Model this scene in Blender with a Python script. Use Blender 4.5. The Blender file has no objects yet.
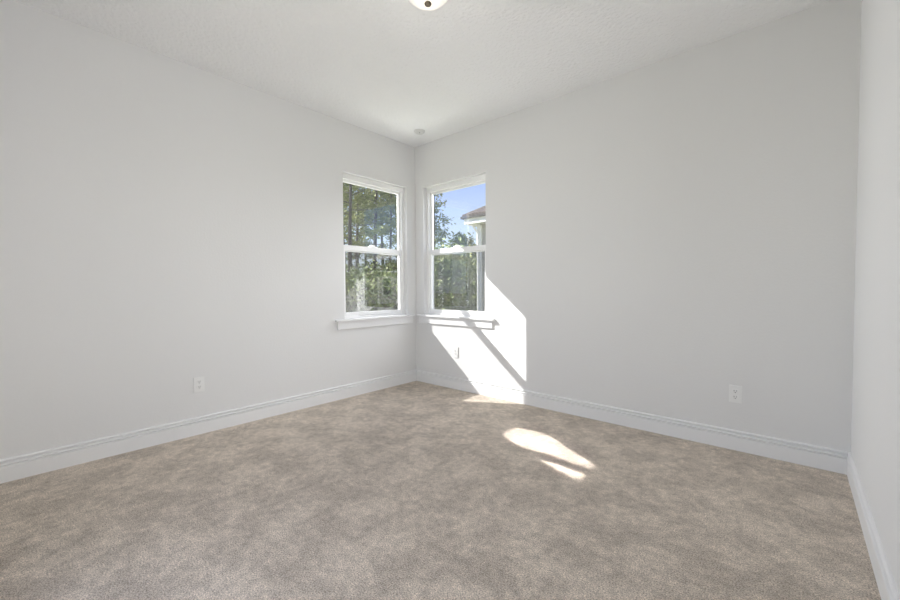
import bpy, bmesh, math, random
import numpy as np
from mathutils import Vector, Matrix

D = bpy.data
C = bpy.context.scene.collection
S = bpy.context.scene

# ------------------------------------------------------------------ camera
CAM = Vector((3.3588, -3.1959, 1.0855))
FPX = 390.56
fw = Vector((-0.6616, 0.7493, -0.0284)); rt = Vector((0.7497, 0.6617, -0.0054)); up = Vector((-0.0148, 0.0249, 0.9996))
cam_data = D.cameras.new('camera'); cam = D.objects.new('camera', cam_data); C.objects.link(cam)
M3 = Matrix((rt, up, -fw)).transposed()
cam.matrix_world = Matrix.Translation(CAM) @ M3.to_quaternion().to_matrix().to_4x4()
cam_data.sensor_width = 36.0; cam_data.sensor_fit = 'HORIZONTAL'
cam_data.lens = FPX / 900 * 36; cam_data.clip_start = 0.02; cam_data.clip_end = 500
S.camera = cam

# ------------------------------------------------------------------ colour management
S.view_settings.view_transform = 'Standard'; S.view_settings.look = 'None'
S.view_settings.gamma = 1; S.view_settings.use_curve_mapping = False
S.view_settings.exposure = 0.0

# ------------------------------------------------------------------ light
SUN_DIR = Vector((1.0, 0.585, -0.86)).normalized()      # the way the sunlight travels
P_SUN = 13.5; P_LAMP = 0.8; P_FILL_REAR = 26.5; P_SKY = 1.25; P_GLINT = 24.0; P_DAYFILL_L = 350.0; P_DAYFILL_R = 175.0; P_BOUNCEFILL = 17.0; P_FILL_CAM = 10.5

w = D.worlds.new('sky'); S.world = w; w.use_nodes = True
nt = w.node_tree; nt.nodes.clear()
out = nt.nodes.new('ShaderNodeOutputWorld'); bg = nt.nodes.new('ShaderNodeBackground')
tc = nt.nodes.new('ShaderNodeTexCoord'); sep = nt.nodes.new('ShaderNodeSeparateXYZ'); cr = nt.nodes.new('ShaderNodeValToRGB')
nt.links.new(tc.outputs['Generated'], sep.inputs[0]); nt.links.new(sep.outputs['Z'], cr.inputs[0])
e = cr.color_ramp.elements
e[0].position = 0.0; e[0].color = (0.88, 0.95, 1.0, 1)
e[1].position = 0.9; e[1].color = (0.16, 0.30, 0.80, 1)
n = e.new(0.10); n.color = (0.72, 0.86, 1.0, 1)
n = e.new(0.26); n.color = (0.42, 0.58, 0.98, 1)
nt.links.new(cr.outputs[0], bg.inputs[0]); bg.inputs[1].default_value = P_SKY
nt.links.new(bg.outputs[0], out.inputs[0])

def light(name, kind, loc, direction, energy, color=(1, 1, 1), **kw):
    l = D.lights.new(name, kind); l.energy = energy; l.color = color
    for k, v in kw.items(): setattr(l, k, v)
    o = D.objects.new(name, l); C.objects.link(o); o.location = loc
    o.rotation_euler = Vector(direction).to_track_quat('-Z', 'Y').to_euler()
    return o

light('sun', 'SUN', (-20, -12, 17), SUN_DIR, P_SUN, (1.0, 0.98, 0.95), angle=math.radians(0.53))

# added lamp imitating sun off the corner window's glass: near-parallel, mirrored sun direction
gd = Vector((SUN_DIR.x, -SUN_DIR.y, SUN_DIR.z))
yv = (Vector((0, 1, 0)) - gd * gd.y).normalized(); xv = yv.cross(-gd).normalized()
bands = [(1.745, 2.44, -0.965, -0.44)]     # the patch it makes on the carpet
for x0, x1, y0, y1 in bands:
    w_, h_ = (x1 - x0) / abs(xv.x - gd.x * xv.z / gd.z), (y1 - y0) * math.sqrt(1 - gd.y ** 2)
    gl = light('glass_reflection_lamp', 'AREA', Vector(((x0 + x1) / 2, (y0 + y1) / 2, 0)) - gd * 4.0, gd, P_GLINT * w_ * h_, (1.0, 0.97, 0.93),
               shape='RECTANGLE', spread=math.radians(1.0), size=w_, size_y=h_)
    gl.rotation_euler = Matrix((xv, yv, -gd)).transposed().to_euler()

# added fill lamp, shining in through a made-up opening behind the camera
light('fill_rear', 'AREA', (2.2, -4.4, 1.25), (0.05, 1, 0.0), P_FILL_REAR, (0.975, 0.985, 1.0), shape='RECTANGLE', size=2.2, size_y=2.4)
# added soft fill lamp behind the camera, aimed at the left wall
light('fill_camera', 'AREA', (3.40, -3.36, 1.35), (-1, 0.42, 0.12), P_FILL_CAM, (0.975, 0.985, 1.0), shape='RECTANGLE', size=0.35, size_y=0.6, spread=math.radians(110))
# added fill lamps outside the two windows, imitating skylight and ground bounce
light('daylight_fill_left', 'AREA', (-3.0, -0.45, 2.1), (1, 0, -0.15), P_DAYFILL_L, (0.97, 0.985, 1.0), shape='RECTANGLE', size=1.7, size_y=3.2)
light('daylight_fill_back', 'AREA', (1.3, 2.2, 3.1), (-0.45, -1, -0.7), P_DAYFILL_R, (0.97, 0.985, 1.0), shape='RECTANGLE', size=1.4, size_y=1.8)
light('bounce_fill_left', 'AREA', (-1.2, -0.55, 0.05), (1, 0, 1.1), P_BOUNCEFILL, (0.93, 0.965, 1.0), shape='RECTANGLE', size=1.6, size_y=0.7)
light('bounce_fill_back', 'AREA', (0.6, 1.2, 0.05), (0, -1, 1.1), P_BOUNCEFILL, (0.93, 0.965, 1.0), shape='RECTANGLE', size=1.6, size_y=0.7)

# ------------------------------------------------------------------ materials
def mat(name, color, rough=0.6, metallic=0.0, bump=None, spec=0.5, emit=None, var=None):
    m = D.materials.new(name); m.use_nodes = True; t = m.node_tree; b = t.nodes['Principled BSDF']
    b.inputs['Base Color'].default_value = (*color, 1); b.inputs['Roughness'].default_value = rough
    b.inputs['Metallic'].default_value = metallic; b.inputs['Specular IOR Level'].default_value = spec
    co = t.nodes.new('ShaderNodeTexCoord')
    if bump:
        scale, strength, dist = bump
        nz = t.nodes.new('ShaderNodeTexNoise'); nz.inputs['Scale'].default_value = scale; nz.inputs['Detail'].default_value = 3
        bp = t.nodes.new('ShaderNodeBump'); bp.inputs['Strength'].default_value = strength; bp.inputs['Distance'].default_value = dist
        t.links.new(co.outputs['Object'], nz.inputs['Vector']); t.links.new(nz.outputs['Fac'], bp.inputs['Height'])
        t.links.new(bp.outputs['Normal'], b.inputs['Normal'])
    if var:
        scale, c2 = var
        nz2 = t.nodes.new('ShaderNodeTexNoise'); nz2.inputs['Scale'].default_value = scale; nz2.inputs['Detail'].default_value = 4
        mx = t.nodes.new('ShaderNodeMix'); mx.data_type = 'RGBA'
        mx.inputs[6].default_value = (*color, 1); mx.inputs[7].default_value = (*c2, 1)
        rp = t.nodes.new('ShaderNodeMapRange'); rp.inputs[1].default_value = 0.35; rp.inputs[2].default_value = 0.65
        t.links.new(co.outputs['Object'], nz2.inputs['Vector']); t.links.new(nz2.outputs['Fac'], rp.inputs[0])
        t.links.new(rp.outputs[0], mx.inputs[0]); t.links.new(mx.outputs[2], b.inputs['Base Color'])
    if emit:
        b.inputs['Emission Color'].default_value = (*emit[0], 1); b.inputs['Emission Strength'].default_value = emit[1]
    return m

WALL = mat('wall_paint', (0.80, 0.798, 0.793), 0.75, bump=(70, 0.2, 0.005), spec=0.3)
CEIL = mat('ceiling_paint', (0.925, 0.925, 0.93), 0.85, bump=(42, 0.8, 0.012), spec=0.2)
TRIM = mat('trim_paint', (0.865, 0.865, 0.865), 0.4)
VINYL = mat('white_vinyl', (0.93, 0.93, 0.925), 0.35)
PLATE = mat('white_plastic', (0.87, 0.87, 0.86), 0.4)
SLOT = mat('dark_slot', (0.03, 0.03, 0.03), 0.7)
METAL = mat('plain_metal', (0.6, 0.6, 0.6), 0.35, 1.0)
BRONZE = mat('aged_bronze', (0.12, 0.10, 0.075), 0.4, 0.8)
DETECT = mat('detector_plastic', (0.72, 0.72, 0.71), 0.5)
BOWL = mat('alabaster_glass', (0.82, 0.77, 0.70), 0.3, emit=((1.0, 0.95, 0.88), 0.42))
BARK = mat('pine_bark', (0.055, 0.045, 0.038), 0.9, var=(9, (0.12, 0.10, 0.085)))
PINE = mat('pine_needles', (0.13, 0.17, 0.045), 0.7, var=(1.3, (0.36, 0.38, 0.12)))
LEAF = mat('shrub_leaves', (0.15, 0.22, 0.055), 0.65, var=(1.7, (0.46, 0.50, 0.18)))
BRUSH = mat('dry_brush', (0.13, 0.125, 0.06), 0.8, var=(1.6, (0.32, 0.30, 0.17)))
GRASS = mat('outdoor_grass', (0.16, 0.19, 0.08), 0.9, var=(0.8, (0.30, 0.27, 0.17)), bump=(30, 0.6, 0.05))
STUCCO = mat('house_wall', (0.42, 0.40, 0.36), 0.8)
HTRIM = mat('house_trim', (0.85, 0.85, 0.83), 0.6)
SHINGLE = mat('roof_shingle', (0.07, 0.055, 0.048), 0.9, var=(6, (0.14, 0.115, 0.095)), bump=(25, 0.5, 0.03))
EAVE_STRIP = mat('dark_eave_strip', (0.03, 0.027, 0.025), 0.6)
DGLASS = mat('house_window_glass', (0.06, 0.08, 0.10), 0.08)

def siding_mat():
    m = mat('lap_siding', (0.66, 0.65, 0.61), 0.7); t = m.node_tree; b = t.nodes['Principled BSDF']
    co = t.nodes.new('ShaderNodeTexCoord'); wv = t.nodes.new('ShaderNodeTexWave')
    wv.wave_type = 'BANDS'; wv.bands_direction = 'Z'; wv.wave_profile = 'SAW'; wv.inputs['Scale'].default_value = 1.6
    bp = t.nodes.new('ShaderNodeBump'); bp.inputs['Strength'].default_value = 1.0; bp.inputs['Distance'].default_value = 0.04
    t.links.new(co.outputs['Object'], wv.inputs['Vector']); t.links.new(wv.outputs['Fac'], bp.inputs['Height'])
    t.links.new(bp.outputs['Normal'], b.inputs['Normal'])
    return m
SIDING = siding_mat()

def glass_mat():
    m = D.materials.new('window_glass'); m.use_nodes = True; t = m.node_tree; t.nodes.clear()
    o = t.nodes.new('ShaderNodeOutputMaterial'); mx = t.nodes.new('ShaderNodeMixShader')
    tr = t.nodes.new('ShaderNodeBsdfTransparent'); tr.inputs[0].default_value = (0.96, 0.96, 0.96, 1)
    g = t.nodes.new('ShaderNodeBsdfGlossy'); g.inputs['Roughness'].default_value = 0.0; g.inputs[0].default_value = (0.96, 0.98, 1.0, 1)
    lw = t.nodes.new('ShaderNodeLayerWeight'); lw.inputs[0].default_value = 0.5          # Schlick reflectance, two coated faces
    pw = t.nodes.new('ShaderNodeMath'); pw.operation = 'POWER'; pw.inputs[1].default_value = 5.0; t.links.new(lw.outputs['Facing'], pw.inputs[0])
    fr = t.nodes.new('ShaderNodeMapRange'); fr.inputs[3].default_value = 0.10; fr.inputs[4].default_value = 1.0; t.links.new(pw.outputs[0], fr.inputs[0])
    t.links.new(fr.outputs[0], mx.inputs[0]); t.links.new(tr.outputs[0], mx.inputs[1]); t.links.new(g.outputs[0], mx.inputs[2])
    t.links.new(mx.outputs[0], o.inputs[0]); return m
GLASS = glass_mat()

def screen_mat():
    m = D.materials.new('insect_mesh'); m.use_nodes = True; t = m.node_tree; t.nodes.clear()
    o = t.nodes.new('ShaderNodeOutputMaterial'); mx = t.nodes.new('ShaderNodeMixShader'); mx.inputs[0].default_value = 0.24
    tr = t.nodes.new('ShaderNodeBsdfTransparent'); d = t.nodes.new('ShaderNodeBsdfDiffuse'); d.inputs[0].default_value = (0.045, 0.045, 0.045, 1)
    t.links.new(tr.outputs[0], mx.inputs[1]); t.links.new(d.outputs[0], mx.inputs[2]); t.links.new(mx.outputs[0], o.inputs[0]); return m
SCREEN = screen_mat()

def carpet_mat():
    m = mat('cut_pile_carpet', (0.5, 0.44, 0.39), 0.95, spec=0.1); t = m.node_tree; b = t.nodes['Principled BSDF']
    co = t.nodes.new('ShaderNodeTexCoord')
    def noise(scale, detail, rough=0.5, dist=0.0):
        nz = t.nodes.new('ShaderNodeTexNoise'); nz.inputs['Scale'].default_value = scale; nz.inputs['Detail'].default_value = detail
        nz.inputs['Roughness'].default_value = rough; nz.inputs['Distortion'].default_value = dist
        t.links.new(co.outputs['Object'], nz.inputs['Vector']); return nz
    def ramp(src, lo, hi, a, z):
        r = t.nodes.new('ShaderNodeMapRange'); r.inputs[1].default_value = lo; r.inputs[2].default_value = hi
        r.inputs[3].default_value = a; r.inputs[4].default_value = z; t.links.new(src, r.inputs[0]); return r.outputs[0]
    def mul(x, y):
        q = t.nodes.new('ShaderNodeMath'); q.operation = 'MULTIPLY'; t.links.new(x, q.inputs[0]); t.links.new(y, q.inputs[1]); return q.outputs[0]
    big = ramp(noise(4.6, 6, 0.68, 0.15).outputs['Fac'], 0.42, 0.58, 0.86, 1.11)      # pile brushed this way and that
    mid = ramp(noise(24, 5, 0.7).outputs['Fac'], 0.34, 0.66, 0.82, 1.17)
    fine = ramp(noise(185, 4, 0.75).outputs['Fac'], 0.37, 0.63, 0.50, 1.48)           # tufts
    f = mul(mul(big, mid), fine)
    mx = t.nodes.new('ShaderNodeVectorMath'); mx.operation = 'SCALE'; mx.inputs[0].default_value = (0.60, 0.525, 0.445)
    t.links.new(f, mx.inputs['Scale']); t.links.new(mx.outputs[0], b.inputs['Base Color'])
    bp = t.nodes.new('ShaderNodeBump'); bp.inputs['Strength'].default_value = 0.5; bp.inputs['Distance'].default_value = 0.008
    t.links.new(noise(150, 3).outputs['Fac'], bp.inputs['Height']); t.links.new(bp.outputs['Normal'], b.inputs['Normal'])
    return m
CARPET = carpet_mat()

# ------------------------------------------------------------------ helpers
def box(bm, a, b, bevel=0.0):
    a = Vector(a); b = Vector(b)
    lo = Vector(map(min, a, b)); hi = Vector(map(max, a, b))
    r = bmesh.ops.create_cube(bm, size=1.0, matrix=Matrix.Translation((lo + hi) / 2) @ Matrix.Diagonal((*(hi - lo), 1)))
    if bevel:
        ed = list({ed for v in r['verts'] for ed in v.link_edges})
        bmesh.ops.bevel(bm, geom=ed, offset=bevel, segments=2, affect='EDGES', profile=0.5)

def cyl(bm, p0, p1, r0, r1, n=12, cap=True):
    p0 = Vector(p0); p1 = Vector(p1); d = p1 - p0
    mt = Matrix.Translation((p0 + p1) / 2) @ d.to_track_quat('Z', 'Y').to_matrix().to_4x4()
    bmesh.ops.create_cone(bm, cap_ends=cap, segments=n, radius1=r0, radius2=r1, depth=d.length, matrix=mt)

def lathe(bm, c, prof, n=48):
    c = Vector(c); rings = []
    for r, z in prof:
        if r < 1e-6: rings.append([bm.verts.new(c + Vector((0, 0, z)))])
        else: rings.append([bm.verts.new(c + Vector((r * math.cos(2 * math.pi * k / n), r * math.sin(2 * math.pi * k / n), z))) for k in range(n)])
    for A, B in zip(rings, rings[1:]):
        for k in range(n):
            a0, a1 = A[k % len(A)], A[(k + 1) % len(A)]; b0, b1 = B[k % len(B)], B[(k + 1) % len(B)]
            vs = []
            for v in (a0, a1, b1, b0):
                if v not in vs: vs.append(v)
            if len(vs) > 2: bm.faces.new(vs)

def prism(bm, prof, frame):
    """prof: closed 2-D outline; frame: (start, end, out_axis) - swept from start to end, profile (out, z)."""
    a, b, o = map(Vector, frame)
    A = [bm.verts.new(a + o * p + Vector((0, 0, z))) for p, z in prof]
    B = [bm.verts.new(b + o * p + Vector((0, 0, z))) for p, z in prof]
    k = len(prof)
    for i in range(k): bm.faces.new((A[i], A[(i + 1) % k], B[(i + 1) % k], B[i]))
    bm.faces.new(A); bm.faces.new(B[::-1])

def obj(name, bm, m, parent=None, smooth=False):
    bmesh.ops.recalc_face_normals(bm, faces=bm.faces[:])
    me = D.meshes.new(name); bm.to_mesh(me); bm.free(); me.materials.append(m)
    if smooth:
        for p in me.polygons: p.use_smooth = True
    o = D.objects.new(name, me); C.objects.link(o)
    if parent is not None:
        o.parent = parent                                          # shapes are given in room coordinates
        base = Vector(); q = parent
        while q is not None: base += q.location; q = q.parent
        o.location = -base
    return o

def tag(o, label=None, cat=None, group=None, kind=None):
    if label: o['label'] = label
    if cat: o['category'] = cat
    if group: o['group'] = group
    if kind: o['kind'] = kind
    return o

def thing(name, loc, label, cat, group=None, kind=None):
    o = D.objects.new(name, None); C.objects.link(o); o.location = loc; o.empty_display_size = 0.1
    return tag(o, label, cat, group, kind)

def new(): return bmesh.new()

# ------------------------------------------------------------------ room shell
W, H, YF, T = 3.6145, 2.743, -3.45, 0.17
UA, UB_L, UB_R, ZA, ZB = 0.135, 0.98, 1.02, 0.768, 2.253     # window openings, measured from the corner

b = new(); box(b, (-T, YF - T, -0.12), (W + T, T, 0)); tag(obj('floor', b, CARPET), 'taupe cut-pile carpet covering the whole floor', 'carpet', kind='structure')
b = new(); box(b, (-T, YF - T, H), (W + T, T, H + 0.12)); tag(obj('ceiling', b, CEIL), 'white textured ceiling above the empty room', 'ceiling', kind='structure')

b = new()
box(b, (-T, YF - T, 0), (0, -UB_L, H)); box(b, (-T, -UA, 0), (0, T, H))
box(b, (-T, -UB_L, 0), (0, -UA, ZA)); box(b, (-T, -UB_L, ZB), (0, -UA, H))
tag(obj('wall_left', b, WALL), 'light grey wall on the left, with a window near the corner', 'wall', kind='structure')
b = new()
box(b, (UB_R, 0, 0), (W + T, T, H)); box(b, (0, 0, 0), (UA, T, H))
box(b, (UA, 0, 0), (UB_R, T, ZA)); box(b, (UA, 0, ZB), (UB_R, T, H))
tag(obj('wall_back', b, WALL), 'light grey wall facing the camera, sunlit beneath its window', 'wall', kind='structure')
b = new(); box(b, (W, YF - T, 0), (W + T, 0, H))
tag(obj('wall_right', b, WALL), 'light grey wall at the far right edge, seen edge-on', 'wall', kind='structure')
b = new()
box(b, (0, YF - T, 0), (1.55, YF, H)); box(b, (2.85, YF - T, 0), (W, YF, H)); box(b, (1.55, YF - T, 2.10), (2.85, YF, H))  # gap in this wall is made up, to let the rear fill in
tag(obj('wall_front', b, WALL), 'light grey wall behind the camera with an opening added for the fill lamp', 'wall', kind='structure')

BT = 0.015
PROF = [(0, 0), (BT, 0), (BT, 0.086), (0.0115, 0.0905), (0.0065, 0.0925), (0.0065, 0.0965), (0.0165, 0.0985), (0.0180, 0.1020), (0.0165, 0.1050),
        (0.0060, 0.1085), (0.0035, 0.1110), (0.0035, 0.1185), (0.0120, 0.1200), (0.0135, 0.1240), (0.0120, 0.1280), (0.006, 0.1320), (0.0, 0.1325)]
b = new(); prism(b, PROF, ((0, YF, 0), (0, 0, 0), (1, 0, 0))); tag(obj('baseboard_left', b, TRIM), 'white moulded baseboard along the left wall', 'baseboard', kind='structure')
b = new(); prism(b, PROF, ((BT, 0, 0), (W - BT, 0, 0), (0, -1, 0))); tag(obj('baseboard_back', b, TRIM), 'white moulded baseboard along the wall facing the camera', 'baseboard', kind='structure')
b = new(); prism(b, PROF, ((W, YF, 0), (W, 0, 0), (-1, 0, 0))); tag(obj('baseboard_right', b, TRIM), 'white moulded baseboard along the right-hand wall', 'baseboard', kind='structure')

# ------------------------------------------------------------------ windows
def window(name, u1, P, label, sill_from):
    """P(u, d, z): u along the wall from the corner, d outward into the wall, z up."""
    u0 = UA; base = P((u0 + u1) / 2, 0, ZA)
    wt = thing(name, base, label, 'window', kind='structure')
    def bx(bm, u, d, z, bevel=0.0): box(bm, P(u[0], d[0], z[0]), P(u[1], d[1], z[1]), bevel)
    def ring(bm, u, d, z, ws, wb, wtop, bevel=0.0):
        bx(bm, (u[0], u[0] + ws), d, z, bevel); bx(bm, (u[1] - ws, u[1]), d, z, bevel)
        bx(bm, (u[0] + ws, u[1] - ws), d, (z[0], z[0] + wb), bevel); bx(bm, (u[0] + ws, u[1] - ws), d, (z[1] - wtop, z[1]), bevel)
    # vinyl frame set in the drywall return
    b = new(); ring(b, (u0, u1), (0.052, 0.122), (ZA, ZB), 0.030, 0.044, 0.052, 0.002)
    ring(b, (u0 + 0.030, u1 - 0.030), (0.112, 0.118), (0.812, ZB - 0.052), 0.005, 0.005, 0.006)      # stop
    obj('window_frame', b, VINYL, wt)
    a0, a1 = u0 + 0.030, u1 - 0.030; ztop = ZB - 0.052
    # upper sash, outer track
    b = new(); ring(b, (a0, a1), (0.088, 0.110), (1.487, ztop), 0.022, 0.048, 0.024, 0.002)
    us = obj('upper_sash', b, VINYL, wt)
    b = new(); bx(b, (a0 + 0.018, a1 - 0.018), (0.097, 0.101), (1.530, ztop - 0.020)); obj('glass_pane', b, GLASS, us)
    # lower sash, inner track
    b = new(); ring(b, (a0, a1), (0.062, 0.0865), (0.812, 1.538), 0.027, 0.038, 0.050, 0.002)
    um = (a0 + a1) / 2
    bx(b, (um - 0.20, um + 0.20), (0.054, 0.062), (0.816, 0.826), 0.002)                              # finger lift on the bottom rail
    ls = obj('lower_sash', b, VINYL, wt)
    b = new(); bx(b, (a0 + 0.023, a1 - 0.023), (0.078, 0.082), (0.846, 1.492)); obj('glass_pane', b, GLASS, ls)
    b = new(); bx(b, (um - 0.050, um + 0.050), (0.064, 0.084), (1.538, 1.548), 0.003)
    bx(b, (um - 0.022, um + 0.030), (0.066, 0.082), (1.546, 1.562), 0.005); obj('sash_lock', b, VINYL, ls)
    # half insect screen outside the lower sash
    b = new(); bx(b, (a0 + 0.012, a1 - 0.012), (0.1030, 0.1034), (0.822, 1.482)); sc = obj('insect_screen', b, SCREEN, wt)
    b = new(); ring(b, (a0, a1), (0.100, 0.107), (0.812, 1.487), 0.012, 0.012, 0.012); obj('screen_frame', b, VINYL, sc)
    # stool and apron
    b = new(); bx(b, (sill_from, u1 + 0.112), (-0.036, 0.0), (ZA, 0.790), 0.004); bx(b, (u0, u1), (0.0, 0.060), (ZA, 0.790))
    st = obj('window_sill', b, TRIM, wt)
    b = new(); bx(b, (sill_from + 0.02, u1 + 0.085), (-0.016, 0.0), (0.690, ZA), 0.003); obj('apron', b, TRIM, wt)
    return wt

window('window_1', UB_L, lambda u, d, z: Vector((-d, -u, z)), 'white single-hung window in the left wall, full of pine trees', 0.045)
window('window_2', UB_R, lambda u, d, z: Vector((u, d, z)), 'white single-hung window in the back wall, showing blue sky and a roof corner', 0.04)

# ------------------------------------------------------------------ outlets
def outlet(P, loc, label):
    """P(u, d, z) from the plate's centre: u along the wall, d out of the wall."""
    t = thing('wall_outlet', loc, label, 'outlet', 'wall outlets')
    L = Vector(loc)
    def bx(bm, u, d, z, bev=0.0): box(bm, L + P(u[0], d[0], z[0]), L + P(u[1], d[1], z[1]), bev)
    b = new(); bx(b, (-0.035, 0.035), (0.0, 0.0075), (-0.057, 0.057), 0.001); obj('cover_plate', b, PLATE, t)
    for s in (-1, 1):
        b = new(); zc = s * 0.0195; bx(b, (-0.0165, 0.0165), (0.0065, 0.0092), (zc - 0.0135, zc + 0.0135), 0.002)
        r = obj('receptacle', b, PLATE, t)
        b = new()
        for uu, hh in ((-0.0065, 0.0045), (0.0065, 0.0038)): bx(b, (uu - 0.0012, uu + 0.0012), (0.0088, 0.0097), (zc + 0.003 - hh, zc + 0.003 + hh))
        bx(b, (-0.0026, 0.0026), (0.0088, 0.0097), (zc - 0.0105, zc - 0.0055), 0.0)
        obj('slot', b, SLOT, r)
    b = new(); cyl(b, L + P(0, 0.007, 0), L + P(0, 0.0086, 0), 0.0035, 0.003, 12); obj('screw', b, PLATE, t)
    return t
PL = lambda u, d, z: Vector((d, -u, z)); PB = lambda u, d, z: Vector((u, -d, z))
outlet(PL, (0, -2.258, 0.377), 'white double outlet on the left wall above the baseboard')
outlet(PB, (3.072, 0, 0.375), 'white double outlet in shade near the right-hand corner')
outlet(PB, (0.617, 0, 0.400), 'white double outlet in the sun patch under the window')

# ------------------------------------------------------------------ ceiling things
t = thing('smoke_detector', (0.382, -0.293, H), 'small round white detector on the ceiling near the corner', 'smoke detector')
b = new(); lathe(b, (0.382, -0.293, H), [(0, 0), (0.058, 0), (0.058, -0.007), (0.054, -0.011), (0.0, -0.011)], 40); obj('base_plate', b, DETECT, t)
b = new(); lathe(b, (0.382, -0.293, H), [(0, -0.011), (0.046, -0.011), (0.047, -0.016), (0.044, -0.022), (0.036, -0.026), (0.0, -0.028)], 40); obj('cover', b, DETECT, t, True)
b = new(); lathe(b, (0.400, -0.310, H), [(0, -0.024), (0.005, -0.024), (0.005, -0.0285), (0, -0.029)], 16); obj('test_button', b, SLOT, t)

LX, LY = 1.843, -1.647
t = thing('ceiling_light', (LX, LY, H), 'flush-mount ceiling light with a glowing glass bowl and bronze finial', 'ceiling light')
b = new(); lathe(b, (LX, LY, H), [(0, 0), (0.119, 0), (0.127, -0.007), (0.129, -0.026), (0.124, -0.031), (0.0, -0.031)], 56); obj('canopy', b, BRONZE, t, False)
prof = [(0.124 * math.cos(a), -0.030 - 0.078 * math.sin(a)) for a in [math.pi / 2 * k / 14 for k in range(15)]]; prof[-1] = (0.0, -0.108)
b = new(); lathe(b, (LX, LY, H), [(0.0, -0.030)] + prof, 56); obj('glass_bowl', b, BOWL, t, True)
b = new(); lathe(b, (LX, LY, H), [(0, -0.104), (0.012, -0.105), (0.0185, -0.108), (0.0195, -0.112), (0.0175, -0.117), (0.011, -0.121), (0.005, -0.123), (0, -0.1235)], 24)
obj('finial', b, BRONZE, t, True)
lp = light('ceiling_light_glow', 'POINT', (LX, LY, H - 0.22), (0, 0, -1), P_LAMP, (1.0, 0.97, 0.93), shadow_soft_size=0.12)

# ------------------------------------------------------------------ outdoors
GZ = -0.30
def at(px, dist, z=GZ):
    """the point dist metres from the camera's foot towards picture column px (near the horizon)"""
    d = fw * FPX + rt * (px - 450); d.z = 0; d.normalize()
    return Vector((CAM.x + d.x * dist, CAM.y + d.y * dist, z))

b = new(); box(b, (-140, -90, GZ - 0.3), (140, 140, GZ)); tag(obj('ground', b, GRASS), 'grassy ground outside the windows', 'ground', kind='structure')

rng = np.random.default_rng(7)
def leaves_mesh(name, pts, size, m, flat=0.6):
    """a crown of many small leaf blades: one quad each at pts"""
    n = len(pts); pts = np.asarray(pts, float)
    a = rng.normal(size=(n, 3)); a[:, 2] *= flat; a /= np.linalg.norm(a, axis=1)[:, None]
    c = rng.normal(size=(n, 3)); c -= (c * a).sum(1)[:, None] * a; c /= np.linalg.norm(c, axis=1)[:, None]
    s = size * rng.uniform(0.6, 1.3, n)[:, None]
    V = np.empty((n, 4, 3)); V[:, 0] = pts - a * s; V[:, 1] = pts + c * s * 0.38; V[:, 2] = pts + a * s; V[:, 3] = pts - c * s * 0.38
    me = D.meshes.new(name); me.from_pydata(V.reshape(-1, 3).tolist(), [], np.arange(4 * n).reshape(n, 4).tolist()); me.update()
    me.materials.append(m); return me

def pine_meshes(h, crown0, nb, spread, tufts):
    """trunk mesh (with boughs) and needle mesh of a tall thin pine, foot at the origin"""
    b = new(); ph = rng.uniform(0, 6.3); lean = rng.normal(size=2) * 0.012
    ax = lambda z: Vector((lean[0] * z + 0.06 * math.sin(z * 0.45 + ph), lean[1] * z + 0.06 * math.cos(z * 0.38 + ph), z))
    zs = np.linspace(0, h, 9); r0 = 0.0095 * h + 0.02
    for z0, z1 in zip(zs, zs[1:]):
        cyl(b, ax(z0), ax(z1), r0 * (1 - 0.85 * z0 / h), r0 * (1 - 0.85 * z1 / h), 8)
    pts = []
    for k in range(nb):
        f = (k + rng.uniform(0, 1)) / nb; z = crown0 + (h - crown0) * f ** 0.9
        L = spread * (1.0 - 0.72 * f) * rng.uniform(0.6, 1.15); az = rng.uniform(0, 6.283)
        p0 = ax(z); tip = p0 + Vector((math.cos(az) * L, math.sin(az) * L, L * rng.uniform(0.05, 0.5)))
        cyl(b, p0, tip, 0.035 * (1 - 0.6 * f), 0.008, 5)
        for q in range(rng.integers(3, 6)):
            s = 1.0 - 0.55 * rng.uniform(0, 1) ** 1.5; cpos = p0.lerp(tip, s) + Vector(rng.normal(size=3) * 0.16)
            rad = rng.uniform(0.22, 0.42)
            g = rng.normal(size=(tufts, 3)) * (rad, rad, rad * 0.55) + np.array(cpos); pts.append(g)
    me = D.meshes.new('trunk'); bmesh.ops.recalc_face_normals(b, faces=b.faces[:]); b.to_mesh(me); b.free(); me.materials.append(BARK)
    return me, leaves_mesh('foliage', np.concatenate(pts), 0.17, PINE)

def shrub_meshes(h, r, n, size, m, lumps=9):
    b = new(); pts = []
    for k in range(lumps):
        az = rng.uniform(0, 6.283); rr = r * rng.uniform(0.1, 0.75); z = h * rng.uniform(0.3, 0.88)
        c = Vector((math.cos(az) * rr, math.sin(az) * rr, z)); cyl(b, (0.05 * math.cos(az), 0.05 * math.sin(az), 0), c, 0.03, 0.01, 5)
        pts.append(rng.normal(size=(n // lumps, 3)) * (r * 0.30, r * 0.30, h * 0.17) + np.array(c))
    skirt = rng.normal(size=(n // 5, 3)) * (r * 0.45, r * 0.45, h * 0.14) + (0, 0, h * 0.25); pts.append(skirt)
    P = np.concatenate(pts); P[:, 2] = np.abs(P[:, 2])
    me = D.meshes.new('stem'); bmesh.ops.recalc_face_normals(b, faces=b.faces[:]); b.to_mesh(me); b.free(); me.materials.append(BARK)
    return me, leaves_mesh('foliage', P, size, m)

def plant(name, meshes, loc, rot, sc, label, cat, group):
    t = thing(name, loc, label, cat, group); t.rotation_euler = (0, 0, rot); t.scale = (sc, sc, sc)
    for nm, me in zip(('trunk' if cat == 'tree' else 'stem', 'foliage'), meshes):
        o = D.objects.new(nm, me); C.objects.link(o); o.parent = t
    return t

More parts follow.
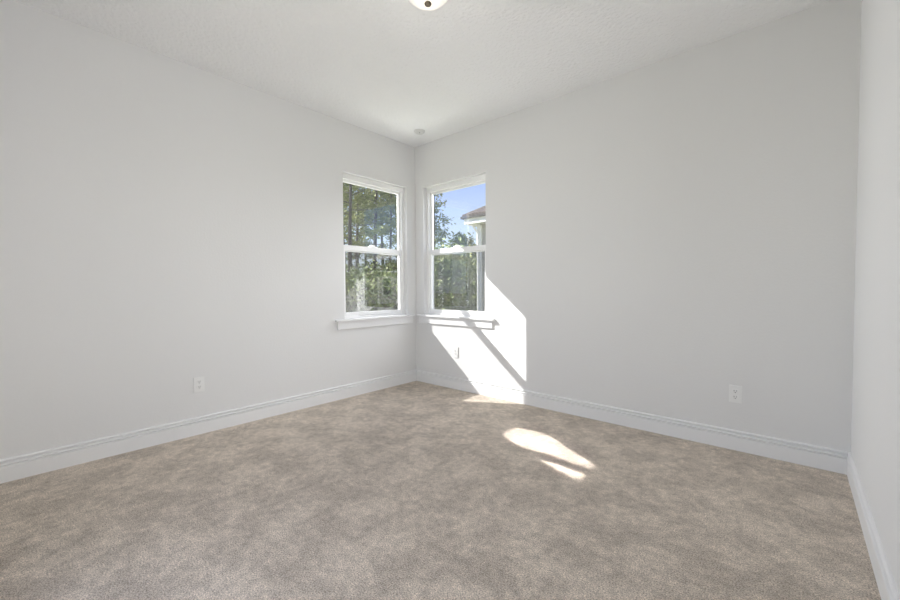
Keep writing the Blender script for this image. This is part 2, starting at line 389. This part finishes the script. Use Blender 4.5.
PINES = [pine_meshes(14.5, 4.7, 26, 2.5, 28), pine_meshes(16.0, 5.6, 26, 2.7, 28), pine_meshes(12.5, 2.8, 24, 1.9, 24)]
SPARSE = [pine_meshes(10.0, 1.6, 16, 1.6, 13), pine_meshes(8.5, 1.2, 14, 1.4, 13)]
YOUNG = [pine_meshes(5.6, 0.7, 28, 1.3, 44)]
SHRUBS = [shrub_meshes(2.3, 1.5, 3000, 0.11, LEAF), shrub_meshes(1.8, 1.7, 3000, 0.12, LEAF), shrub_meshes(2.6, 1.3, 3000, 0.10, LEAF)]
BRUSHES = [shrub_meshes(1.7, 1.5, 2600, 0.12, BRUSH), shrub_meshes(2.1, 1.2, 2600, 0.11, BRUSH)]

random.seed(3)
# (picture column, metres away, prototype, size)
for i, (px, ds, k, sc) in enumerate([(351, 25, 0, 1.0), (358, 33, 1, 1.0), (375, 27, 1, 0.95), (383, 35, 0, 1.0), (391, 30, 2, 0.95),
        (345, 38, 2, 1.05), (366, 44, 2, 1.2), (398, 42, 0, 1.0), (338, 31, 0, 1.0), (322, 29, 1, 0.9), (330, 43, 2, 1.1), (407, 33, 2, 1.0), (416, 45, 1, 1.0)]):
    plant('pine_tree', PINES[k], at(px, ds), random.uniform(0, 6.28), sc, 'tall thin-trunked pine in the wood seen through the left window', 'tree', 'pines outside the left window')
for i, (px, ds, k, sc) in enumerate([(435, 34, 0, 1.0), (443, 42, 1, 1.05), (428, 44, 0, 1.1), (450, 56, 1, 0.9)]):
    plant('sparse_pine', SPARSE[k], at(px, ds), random.uniform(0, 6.28), sc, 'thin airy pine against the blue sky in the right-hand window', 'tree', 'airy pines outside the back window')
for i, (px, ds, k, sc) in enumerate([(462, 34, 0, 1.0), (469, 46, 0, 1.0)]):
    plant('young_pine', YOUNG[k], at(px, ds), random.uniform(0, 6.28), sc, 'short bushy green pine just above the middle rail of the right-hand window', 'tree', 'bushy pines outside the back window')
for i in range(30):
    px = 318 + (408 - 318) * (i + random.random() * 0.8) / 30; ds = random.choice((17, 20, 23, 27))
    kk = random.random(); pr = SHRUBS[i % 3] if kk < 0.55 else BRUSHES[i % 2]
    plant('shrub' , pr, at(px, ds), random.uniform(0, 6.28), random.uniform(0.75, 1.05), 'undergrowth bush below the pines outside the left window', 'shrub', 'undergrowth outside the left window')
for i in range(27):
    px = 416 + (486 - 416) * (i + random.random() * 0.8) / 27; ds = random.choice((18, 21, 25, 30))
    pr = SHRUBS[i % 3] if random.random() < 0.8 else BRUSHES[i % 2]
    if px > 474: ds = max(ds, 30)
    plant('shrub', pr, at(px, ds), random.uniform(0, 6.28), random.uniform(0.85, 1.25), 'green bush in the thicket behind the right-hand window', 'shrub', 'thicket outside the back window')

# neighbouring house whose roof corner shows in the back window
def house(name, x0, y0, x1, y1, ez, rise, over, label, wallm, wins):
    t = thing(name, (x0, y0, GZ), label, 'house')
    b = new(); box(b, (x0, y0, GZ), (x1, y1, ez)); wl = obj('wall', b, wallm, t)
    for cx in (x0, x1):
        for cy in (y0, y1):
            b = new(); box(b, (cx - 0.07, cy - 0.07, GZ), (cx + 0.07, cy + 0.07, ez - 0.05)); obj('corner_board', b, HTRIM, t)
    X0, Y0, X1, Y1 = x0 - over, y0 - over, x1 + over, y1 + over
    b = new(); box(b, (X0, Y0, ez), (X1, Y1, ez + 0.05)); 
    box(b, (X0 - 0.02, Y0 - 0.02, ez - 0.02), (X1 + 0.02, Y0 + 0.01, ez + 0.14)); box(b, (X0 - 0.02, Y1 - 0.01, ez - 0.02), (X1 + 0.02, Y1 + 0.02, ez + 0.14))
    box(b, (X0 - 0.02, Y0 + 0.01, ez - 0.02), (X0 + 0.01, Y1 - 0.01, ez + 0.14)); box(b, (X1 - 0.01, Y0 + 0.01, ez - 0.02), (X1 + 0.02, Y1 - 0.01, ez + 0.14))
    obj('fascia', b, HTRIM, t)
    b = new(); gz0, gz1 = ez + 0.14, ez + 0.21
    box(b, (X0 - 0.10, Y0 - 0.10, gz0), (X1 + 0.10, Y0, gz1)); box(b, (X0 - 0.10, Y1, gz0), (X1 + 0.10, Y1 + 0.10, gz1))
    box(b, (X0 - 0.10, Y0, gz0), (X0, Y1, gz1)); box(b, (X1, Y0, gz0), (X1 + 0.10, Y1, gz1))
    obj('eave_strip', b, EAVE_STRIP, t)  # dark strip along the eave, between fascia and shingles
    b = new(); z0 = ez + 0.21; hw = min(X1 - X0, Y1 - Y0) / 2; g = 0.06
    B = [b.verts.new(v) for v in ((X0 - g, Y0 - g, z0), (X1 + g, Y0 - g, z0), (X1 + g, Y1 + g, z0), (X0 - g, Y1 + g, z0))]
    U = [b.verts.new(v.co + Vector((0, 0, 0.06))) for v in B]
    if X1 - X0 >= Y1 - Y0: R = [b.verts.new((X0 + hw, (Y0 + Y1) / 2, z0 + rise)), b.verts.new((X1 - hw, (Y0 + Y1) / 2, z0 + rise))]
    else: R = [b.verts.new(((X0 + X1) / 2, Y0 + hw, z0 + rise)), b.verts.new(((X0 + X1) / 2, Y1 - hw, z0 + rise))]
    b.faces.new(B[::-1])
    for i in range(4): b.faces.new((B[i], B[(i + 1) % 4], U[(i + 1) % 4], U[i]))
    if X1 - X0 >= Y1 - Y0:
        b.faces.new((U[0], U[1], R[1], R[0])); b.faces.new((U[1], U[2], R[1])); b.faces.new((U[2], U[3], R[0], R[1])); b.faces.new((U[3], U[0], R[0]))
    else:
        b.faces.new((U[0], U[1], R[0])); b.faces.new((U[1], U[2], R[1], R[0])); b.faces.new((U[2], U[3], R[1])); b.faces.new((U[3], U[0], R[0], R[1]))
    obj('roof', b, SHINGLE, t)
    for side, c, wd, za, zb in wins:
        b = new(); g2 = new()
        if side == 'front': Q = lambda u, d, z: (c + u, y0 - d, z)
        else: Q = lambda u, d, z: (x0 - d, c + u, z)
        h2 = wd / 2
        for u0, u1, v0, v1 in ((-h2 - 0.09, -h2, za - 0.09, zb + 0.09), (h2, h2 + 0.09, za - 0.09, zb + 0.09), (-h2, h2, za - 0.09, za), (-h2, h2, zb, zb + 0.09), (-h2, h2, (za + zb) / 2 - 0.03, (za + zb) / 2 + 0.03)):
            box(b, Q(u0, -0.02, v0), Q(u1, 0.05, v1))
        f = obj('window', b, HTRIM, t)
        box(g2, Q(-h2, -0.02, za), Q(h2, 0.02, zb)); obj('pane', g2, DGLASS, f)
    return t

pc = at(480.5, 12.0)
ha = house('neighbour_house', pc.x, pc.y, pc.x + 7, pc.y + 9, 3.06, 2.3, 0.33, 'house with a brown hip roof, its corner seen at the right of the back window', STUCCO, [('front', 0.75, 0.8, 1.0, 2.5)])
b = new(); cyl(b, (pc.x - 0.10, pc.y - 0.33, 3.06), (pc.x - 0.02, pc.y - 0.10, 2.78), 0.03, 0.03, 8); cyl(b, (pc.x - 0.02, pc.y - 0.10, 2.80), (pc.x - 0.02, pc.y - 0.10, GZ), 0.03, 0.03, 8)
obj('downspout', b, HTRIM, ha)
hb = house('siding_house', 26.0, 20.0, 36, 32, 2.75, 2.2, 0.45, 'pale siding house with a sash window, mirrored in the left window glass', SIDING, [('left', 21.05, 0.95, 0.55, 2.15), ('left', 25.5, 0.95, 0.55, 2.15)])
